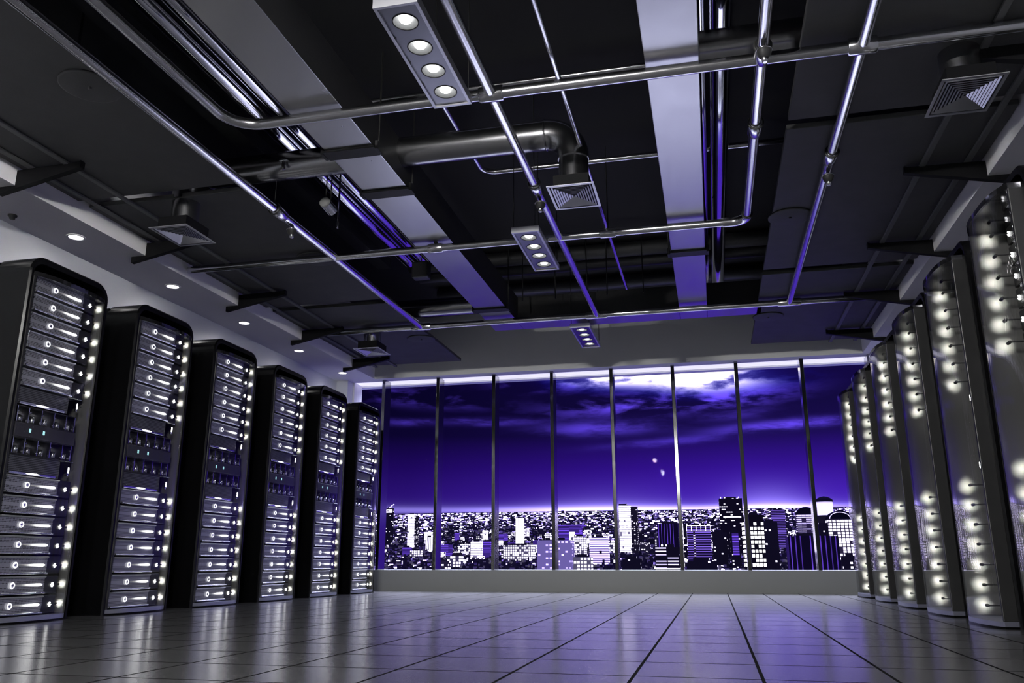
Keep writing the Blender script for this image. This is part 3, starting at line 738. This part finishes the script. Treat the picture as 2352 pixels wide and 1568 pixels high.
facade('f_footstrip', (.006, .004, .016), (.7, .62, 1.0), .55, 26, 7.0, .9, .4, .35, .003)
facade('f_far', (.03, .02, .10), WV, 2.0, 8, 7, .72, .66, .62, .04)
m = bpy.data.materials.new('f_sea'); m.use_nodes = True; h = G(m.node_tree); b = m.node_tree.nodes['Principled BSDF']
b.inputs['Base Color'].default_value = (.0015, .001, .005, 1); b.inputs['Roughness'].default_value = .9; b.inputs['Specular IOR Level'].default_value = 0
t = h.node('ShaderNodeUVMap'); t.uv_map = 'uv'; u_, v_, _ = h.sep(t.outputs[0])
ge = h.node('ShaderNodeNewGeometry')
k_ = h.m('FLOOR', h.m('DIVIDE', u_, 5000.0)); r1 = h.white(h.comb(k_, 3.0, 1.0)); r2 = h.white(h.comb(k_, 7.0, 2.0)); r3 = h.white(h.comb(k_, 11.0, 4.0))
dist = h.node('ShaderNodeSeparateXYZ'); h.l.new(ge.outputs['Position'], dist.inputs[0])
clus = h.noise(h.comb(h.m('MULTIPLY', dist.outputs[0], .006), h.m('MULTIPLY', dist.outputs[1], .0022), 0.0), 1.0, 3.0)
far_ = h.step(dist.outputs[1], 2600 * U, 15000 * U)
on = h.m('LESS_THAN', r1, h.m('ADD', h.m('ADD', -.40, h.m('MULTIPLY', clus, 1.0)), h.m('MULTIPLY', far_, .42)))
wn = h.m('MULTIPLY', h.m('LESS_THAN', h.m('FRACT', h.m('DIVIDE', v_, 7.0)), .62), h.m('GREATER_THAN', h.m('FRACT', h.m('DIVIDE', u_, 9.0)), .25))
e = h.m('MULTIPLY', h.m('MULTIPLY', on, h.m('ADD', .12, h.m('MULTIPLY', h.m('POWER', r2, 1.8), 22.0))), h.m('ADD', .35, h.m('MULTIPLY', wn, .65)))
e = h.m('MULTIPLY', h.m('ADD', e, h.m('ADD', .006, h.m('MULTIPLY', h.m('GREATER_THAN', r3, .7), .10))), h.m('GREATER_THAN', v_, -500.0))
h.put(b.inputs['Emission Color'], h.mixc(r2, (.24, .12, 1.0, 1), (.82, .76, 1.0, 1)))
h.put(b.inputs['Emission Strength'], e); M['f_sea'] = m
facade('f_mid', (.012, .007, .04), WV, 1.6, 8, 7, .6, .5, .46, .012)
facade('f_white', (.4, .38, .6), WV, .9, 50, 50, 1, 1, 1, .15)
facade('f_cyl', (.10, .08, .3), WV, .95, 26, 400, .55, 1, .75, .12)
mat('roof_dark', (.001, .0008, .003), .8, spec=0.0); mat('city_dark', (.0005, .0004, .0015), .9, spec=0.0)
mat('roof_light', (.3, .25, .5), .8, emit=(.7, .6, 1.0), es=.55)

def bblock(name, boxes, material, parent=None, loc=(0, 0, 0)):
    """boxes with wall UVs in layout units; roofs get v = -1000 so that they stay dark"""
    me = bpy.data.meshes.new(name); vs, fs, uv = [], [], []
    o_ = Vector(loc)
    for (x0, x1, y0, y1, z0, z1) in boxes:
        k = len(vs); vs += [(x, y, z) for z in (z0, z1) for x, y in ((x0, y0), (x1, y0), (x1, y1), (x0, y1))]
        w_, d_ = x1 - x0, y1 - y0; ku = 5000.0 * (k // 8)
        for i, (a, ln, u0) in enumerate(((0, w_, 0), (1, d_, w_), (2, w_, w_ + d_), (3, d_, 2 * w_ + d_))):
            b_ = (a + 1) % 4; fs.append((k + a, k + b_, k + 4 + b_, k + 4 + a))
            H = z1 - z0; uv += [(ku + u0, 0), (ku + u0 + ln, 0), (ku + u0 + ln, H), (ku + u0, H)]
        fs.append((k + 4, k + 5, k + 6, k + 7)); uv += [(0, -1000)] * 4
    me.from_pydata([tuple((Vector(v) - o_) * U) for v in vs], [], fs)
    l = me.uv_layers.new(name='uv')
    for i, c in enumerate(uv): l.data[i].uv = c
    me.materials.append(M[material]); ob = bpy.data.objects.new(name, me); ob.location = o_ * U; COL.objects.link(ob)
    if parent: ob.parent = parent; ob.location = (0, 0, 0)
    return ob
def ground(Y):
    pts = [(300, -4.0), (1200, -2.4), (2400, .1), (4500, 1.5), (9000, 2.62), (16000, 3.30), (20000, 3.42)]
    for (a, ea), (b_, eb) in zip(pts, pts[1:]):
        if Y <= b_:
            t = (math.log(Y) - math.log(a)) / (math.log(b_) - math.log(a)); return Y * math.tan(math.radians(ea + (eb - ea) * t)) + 1
    return Y * math.tan(math.radians(3.42)) + 1
# hillside the city stands on
gv, gf = [], []
ys = [300 * (20000 / 300) ** (k / 40) for k in range(41)]
for y in ys:
    for j in range(9): gv.append((y * (-.62 + .93 * j / 8), y, ground(y) - 2))
for i in range(40):
    for j in range(8): gf.append((i * 9 + j, i * 9 + j + 1, i * 9 + 10 + j, i * 9 + 9 + j))
o = MB().add(gv, gf, True).build('ground', 'city_dark'); struct(o)

B = [
('slender tower with bright banded front and a dark right side', -1332.1, -1301.2, 3600, 211.3, 'strip'),
('dark tower with a lit crown sign at the skyline left end', -1677.2, -1643.2, 4200, 280, 'sparse'),
('short violet block below the slender banded tower', -1090.5, -1062.4, 2900, 55.5, 'violet'),
('bright low block with gridded windows left of the second mullion', -988.6, -953.4, 2700, 40.4, 'grid'),
('white lit tower half hidden behind the second mullion', -1142.1, -1117.9, 3300, 102.3, 'vert'),
('bright block with banded floors left of the third mullion', -748.9, -716.1, 2600, 66.2, 'strip'),
('violet block with a row of lights beside the third mullion', -740.7, -714.1, 2700, 68.5, 'violet'),
('thin white tower with dark edges rising over the low blocks', -858.5, -824.6, 3700, 195.0, 'vert'),
('wide low white hall with a rounded end', -617.9, -530.7, 2500, 51.4, 'grid'),
('large pale violet office block with dark window grid', -390.4, -314.6, 1900, 50.4, 'darkgrid'),
('violet box with one white panel below a flat roof slab', -573.6, -488.1, 3200, 135.5, 'violet'),
('bright gridded mid-rise behind the striped pale block', -461.3, -413.3, 2800, 84.5, 'grid'),
('pale block with many horizontal stripes and a small dark square', -327.9, -278.3, 2300, 66.9, 'softstrip'),
('bright white gridded apartment block on the sill line', -275.7, -239.8, 1700, 11.8, 'grid'),
('tall white banded skyscraper with a dark right flank', -332.3, -278.9, 3000, 197.4, 'strip'),
('dark office block with thin vertical ribs', -170.0, -105.7, 2700, 119.3, 'ribs'),
('dark sign tower outlined in white right of a mullion', -85.5, -70.7, 2500, 110.0, 'outline'),
('striped violet office block with a white framed roof', -67.3, -5.7, 2300, 96.3, 'dimstrip'),
('tallest dark tower with one lit floor', 25.5, 100.7, 2900, 208.0, 'rows'),
('dark tower with double rows of lit square windows', 62.6, 106.7, 1900, 100.6, 'bigrows'),
('stepped dark wing to the right of the tower with lit square windows', 111.7, 142.6, 2000, 89.9, 'sparse'),
('dark slab tower with faint violet floors', 223.9, 273.4, 3400, 199.4, 'dimstrip'),
('round topped tower with fine bright floor bands', 279.2, 338.9, 3000, 170.4, 'dimstrip2'),
('cylindrical tower with a domed cap above the skyline', 370.1, 426.0, 3200, 220.6, 'cyl'),
('bright gridded tower under an arched roof at the right edge', 326.3, 393.5, 2600, 146.5, 'biggrid'),
('black office block with vertical ribs in the right foreground', 138.3, 229.3, 1700, 49.9, 'ribs'),
('low dark block with bright stripes at its foot', -126.7, -72.4, 1900, 33.9, 'footstrip'),
('dark low building with a rounded top beside the banded skyscraper', -182.8, -146.0, 1750, 7.6, 'sparse'),
('low black podium under the striped violet office block', -50.7, 4.3, 1650, 3.9, 'sparse'),
('narrow dark tower with a dim violet panel', 39.9, 63.5, 2150, 76.7, 'sparse'),
('dark block with a few lights between the striped block and tall tower', -2.3, 33.6, 2200, 74.6, 'sparse'),
('black low block at the right end of the sill', 219.9, 253.5, 1600, 10.9, 'sparse'),
]
taken = []
for lab, x0, x1, Y, zt, st in B:
    zb = min(ground(Y), zt - 20) - 4; w_ = x1 - x0; dp = min(max(w_ * .8, 26), 60); cx = (x0 + x1) / 2
    taken.append((x0 - (40 if 'arched' in lab else 8), x1 + (40 if 'dark right' in lab else 8), Y - 14, Y + dp + 14))
    r = thing('building', lab + ' outside the window', 'building', (cx, Y, zb), 'city buildings outside the window')
    hgt = zt - zb
    fl = 'f_' + st
    if st == 'outline':
        bblock('body', [(-w_ / 2, w_ / 2, 0, dp, 0, hgt)], 'f_sparse', r)
        for x in (-w_ / 2, w_ / 2 - 2.5): bblock('edge_light', [(x, x + 2.5, -1.5, 0, hgt * .4, hgt)], 'f_white', r)
        bblock('edge_light', [(-w_ / 2, w_ / 2, -1.5, 0, hgt * .4, hgt * .4 + 3)], 'f_white', r)
    elif st == 'cyl':
        MB().tube([(0, w_ / 2, 0), (0, w_ / 2, hgt - 14)], w_ / 2, 32).build('body', 'f_dark', r)
        MB().tube([(0, w_ / 2, hgt - 56), (0, w_ / 2, hgt - 6)], w_ / 2 + 1, 32, False).build('lit_crown', 'roof_light', r)
        MB().lathe((0, w_ / 2, hgt - 8), [(w_ / 2 + 3, 0), (w_ / 2 + 2, 7), (w_ / 2 - 7, 14), (w_ / 2 - 16, 18), (1, 20)], 32).build('dome', 'roof_dark', r)
    elif lab.startswith('bright gridded tower'):
        bblock('body', [(-w_ / 2, w_ / 2, 0, dp, 0, hgt - 24)], fl, r)
        pr = [(-w_ / 2, hgt - 24)] + [(w_ / 2 * math.cos(a), hgt - 24 + 24 * math.sin(a)) for a in [PI - PI * k / 16 for k in range(17)]]
        MB().prism(pr, 'y', 0, dp).build('arched_roof', 'roof_dark', r)
        MB().tube([(w_ * .42 * math.cos(a), -1, hgt - 23 + 18 * math.sin(a)) for a in [PI - PI * k / 16 for k in range(17)]], 1.0, 6).build('arch_light', 'roof_light', r)
        bblock('wing', [(-w_ / 2 - 26, -w_ / 2, 4, dp, 0, hgt - 34)], 'f_sparse', r)
    elif lab.startswith('round topped'):
        bblock('body', [(-w_ / 2, w_ / 2, 0, dp, 0, hgt - 12)], fl, r)
        pr = [(w_ / 2 * math.cos(a), hgt - 12 + 24 * math.sin(a)) for a in [PI - PI * k / 16 for k in range(17)]]
        MB().prism(pr, 'y', 0, dp).build('arched_roof', 'roof_dark', r)
    else:
        side = []
        bblock('body', [(-w_ / 2, w_ / 2, 0, dp, 0, hgt)], fl, r)
        bblock('roof_plant', [(-w_ * .3, w_ * .25, dp * .3, dp * .7, hgt, hgt + 6)], 'f_sparse', r)
        if 'dark right' in lab: bblock('dark_flank', [(w_ / 2, w_ / 2 + w_ * .42, 3, dp, 0, hgt * .97)], 'f_dark', r)
        if 'crown sign' in lab:
            bblock('sign', [(-w_ / 2, w_ / 2, -2, 0, hgt - 24, hgt - 6)], 'f_strip', r)
            MB().tube([(0, 2, hgt), (12, 2, hgt + 12), (26, 2, hgt + 20)], 3, 6).build('crane', 'roof_light', r)
        if 'framed roof' in lab:
            for x in [-w_ / 2 + w_ * k / 5 for k in range(6)]: bblock('roof_post', [(x - .6, x + .6, -1, 0, hgt - 14, hgt)], 'f_white', r)
            bblock('roof_frame', [(-w_ / 2, w_ / 2, -1, 0, hgt - 1.6, hgt)], 'f_white', r)
            bblock('roof_frame', [(-w_ / 2, w_ / 2, -1, 0, hgt - 15, hgt - 14)], 'f_white', r)
            bblock('lit_stair', [(-w_ * .24, -w_ * .16, -1, 0, 20, hgt - 16)], 'f_dimstrip2', r)
        if 'white panel' in lab:
            bblock('lit_panel', [(-w_ * .02, w_ * .22, -1.5, 0, hgt * .15, hgt * .78)], 'f_white', r)
            bblock('roof_slab', [(-w_ * .6, w_ * .65, -6, dp, hgt, hgt + 5)], 'f_violet', r)
        if 'one lit floor' in lab:
            bblock('lit_floor', [(-w_ * .35, w_ / 2, -1.2, 0, hgt * .66, hgt * .66 + 4)], 'f_white', r)
            for x in (-w_ * .42, w_ * .35): MB().lathe((x, 0, hgt), [(2, 0), (2, 4), (.5, 5)], 8).build('beacon', 'roof_light', r)
        if 'dim violet panel' in lab: bblock('violet_panel', [(-w_ * .3, w_ * .35, -1, 0, hgt * .35, hgt * .93)], 'f_violet', r)
        if 'small dark square' in lab: bblock('dark_square', [(w_ * .03, w_ * .17, -1, 0, hgt * .42, hgt * .52)], 'f_sparse', r)
        if 'at its foot' in lab:
            for q in (.05, .14): bblock('foot_strip', [(-w_ / 2, w_ / 2, -1.5, 0, zt * 0 + hgt - 52 + q * 40, hgt - 52 + q * 40 + 2.0)], 'f_white', r)
# blocks between the named buildings: near ones each an object, the far sea of lights one object
def free(x, Y, w_):
    for a, b_, c, d in taken:
        if Y < c and x + w_ > a * Y / c - 4 and x - w_ < b_ * Y / c + 4: return False
        if c <= Y <= d and x + w_ > a - 4 and x - w_ < b_ + 4: return False
    return True
n = 0; tries = 0; spots_ = []
while n < 240 and tries < 6000:
    tries += 1
    Y = 1750 * (5200 / 1750) ** random.random(); A = random.uniform(-.52, .24); x = A * Y
    w_ = random.uniform(10, 27); hgt = random.uniform(10, 34) if random.random() < .8 else random.uniform(34, 62)
    if Y < 2800: hgt *= .55
    if x > -400 and Y < 3000 and random.random() < .5: continue
    if not free(x, Y, w_): continue
    if any(x + w_ > a and x - w_ < b_ and Y < d and Y + w_ * 1.4 > c for a, b_, c, d in spots_): continue
    spots_.append((x - w_ - 1, x + w_ + 1, Y - 1, Y + w_ * 1.4 + 1))
    z = ground(Y); st = random.choice(['f_mid', 'f_mid', 'f_grid', 'f_far', 'f_sparse', 'f_violet', 'f_dark', 'f_dark', 'f_strip'] if x < -100 else ['f_mid', 'f_dark', 'f_sparse', 'f_dark', 'f_far'])
    o = bblock('city_block', [(x - w_, x + w_, Y, Y + w_ * 1.4, z - 8, z + hgt)], st, None, (x, Y, z))
    tag(o, 'small anonymous block with scattered lit windows among the city lights', 'building', 'small city blocks')
    n += 1
boxes = []
for k in range(22000):
    Y = 1250 * (17500 / 1250) ** (random.random() ** .7) if k > 2500 else random.uniform(1800, 3300); x = random.uniform(-.54, .25) * Y
    s_ = Y / 2400.0; w_ = random.uniform(1.5, 6.5) * s_ ** .8; hgt = random.uniform(1.2, 6.0) * s_ ** .5
    if random.random() < .06: hgt *= 2.2
    if Y < 5300 and any(x + w_ > a and x - w_ < b_ and Y < d and Y + w_ > c for a, b_, c, d in spots_ + taken): continue
    z = ground(Y); boxes.append((x - w_, x + w_, Y, Y + w_, z - 3, z + hgt))
o = bblock('city_lights', boxes, 'f_sea'); o['kind'] = 'stuff'
tag(o, 'far sea of city lights and low roofs up to the horizon', 'city lights')
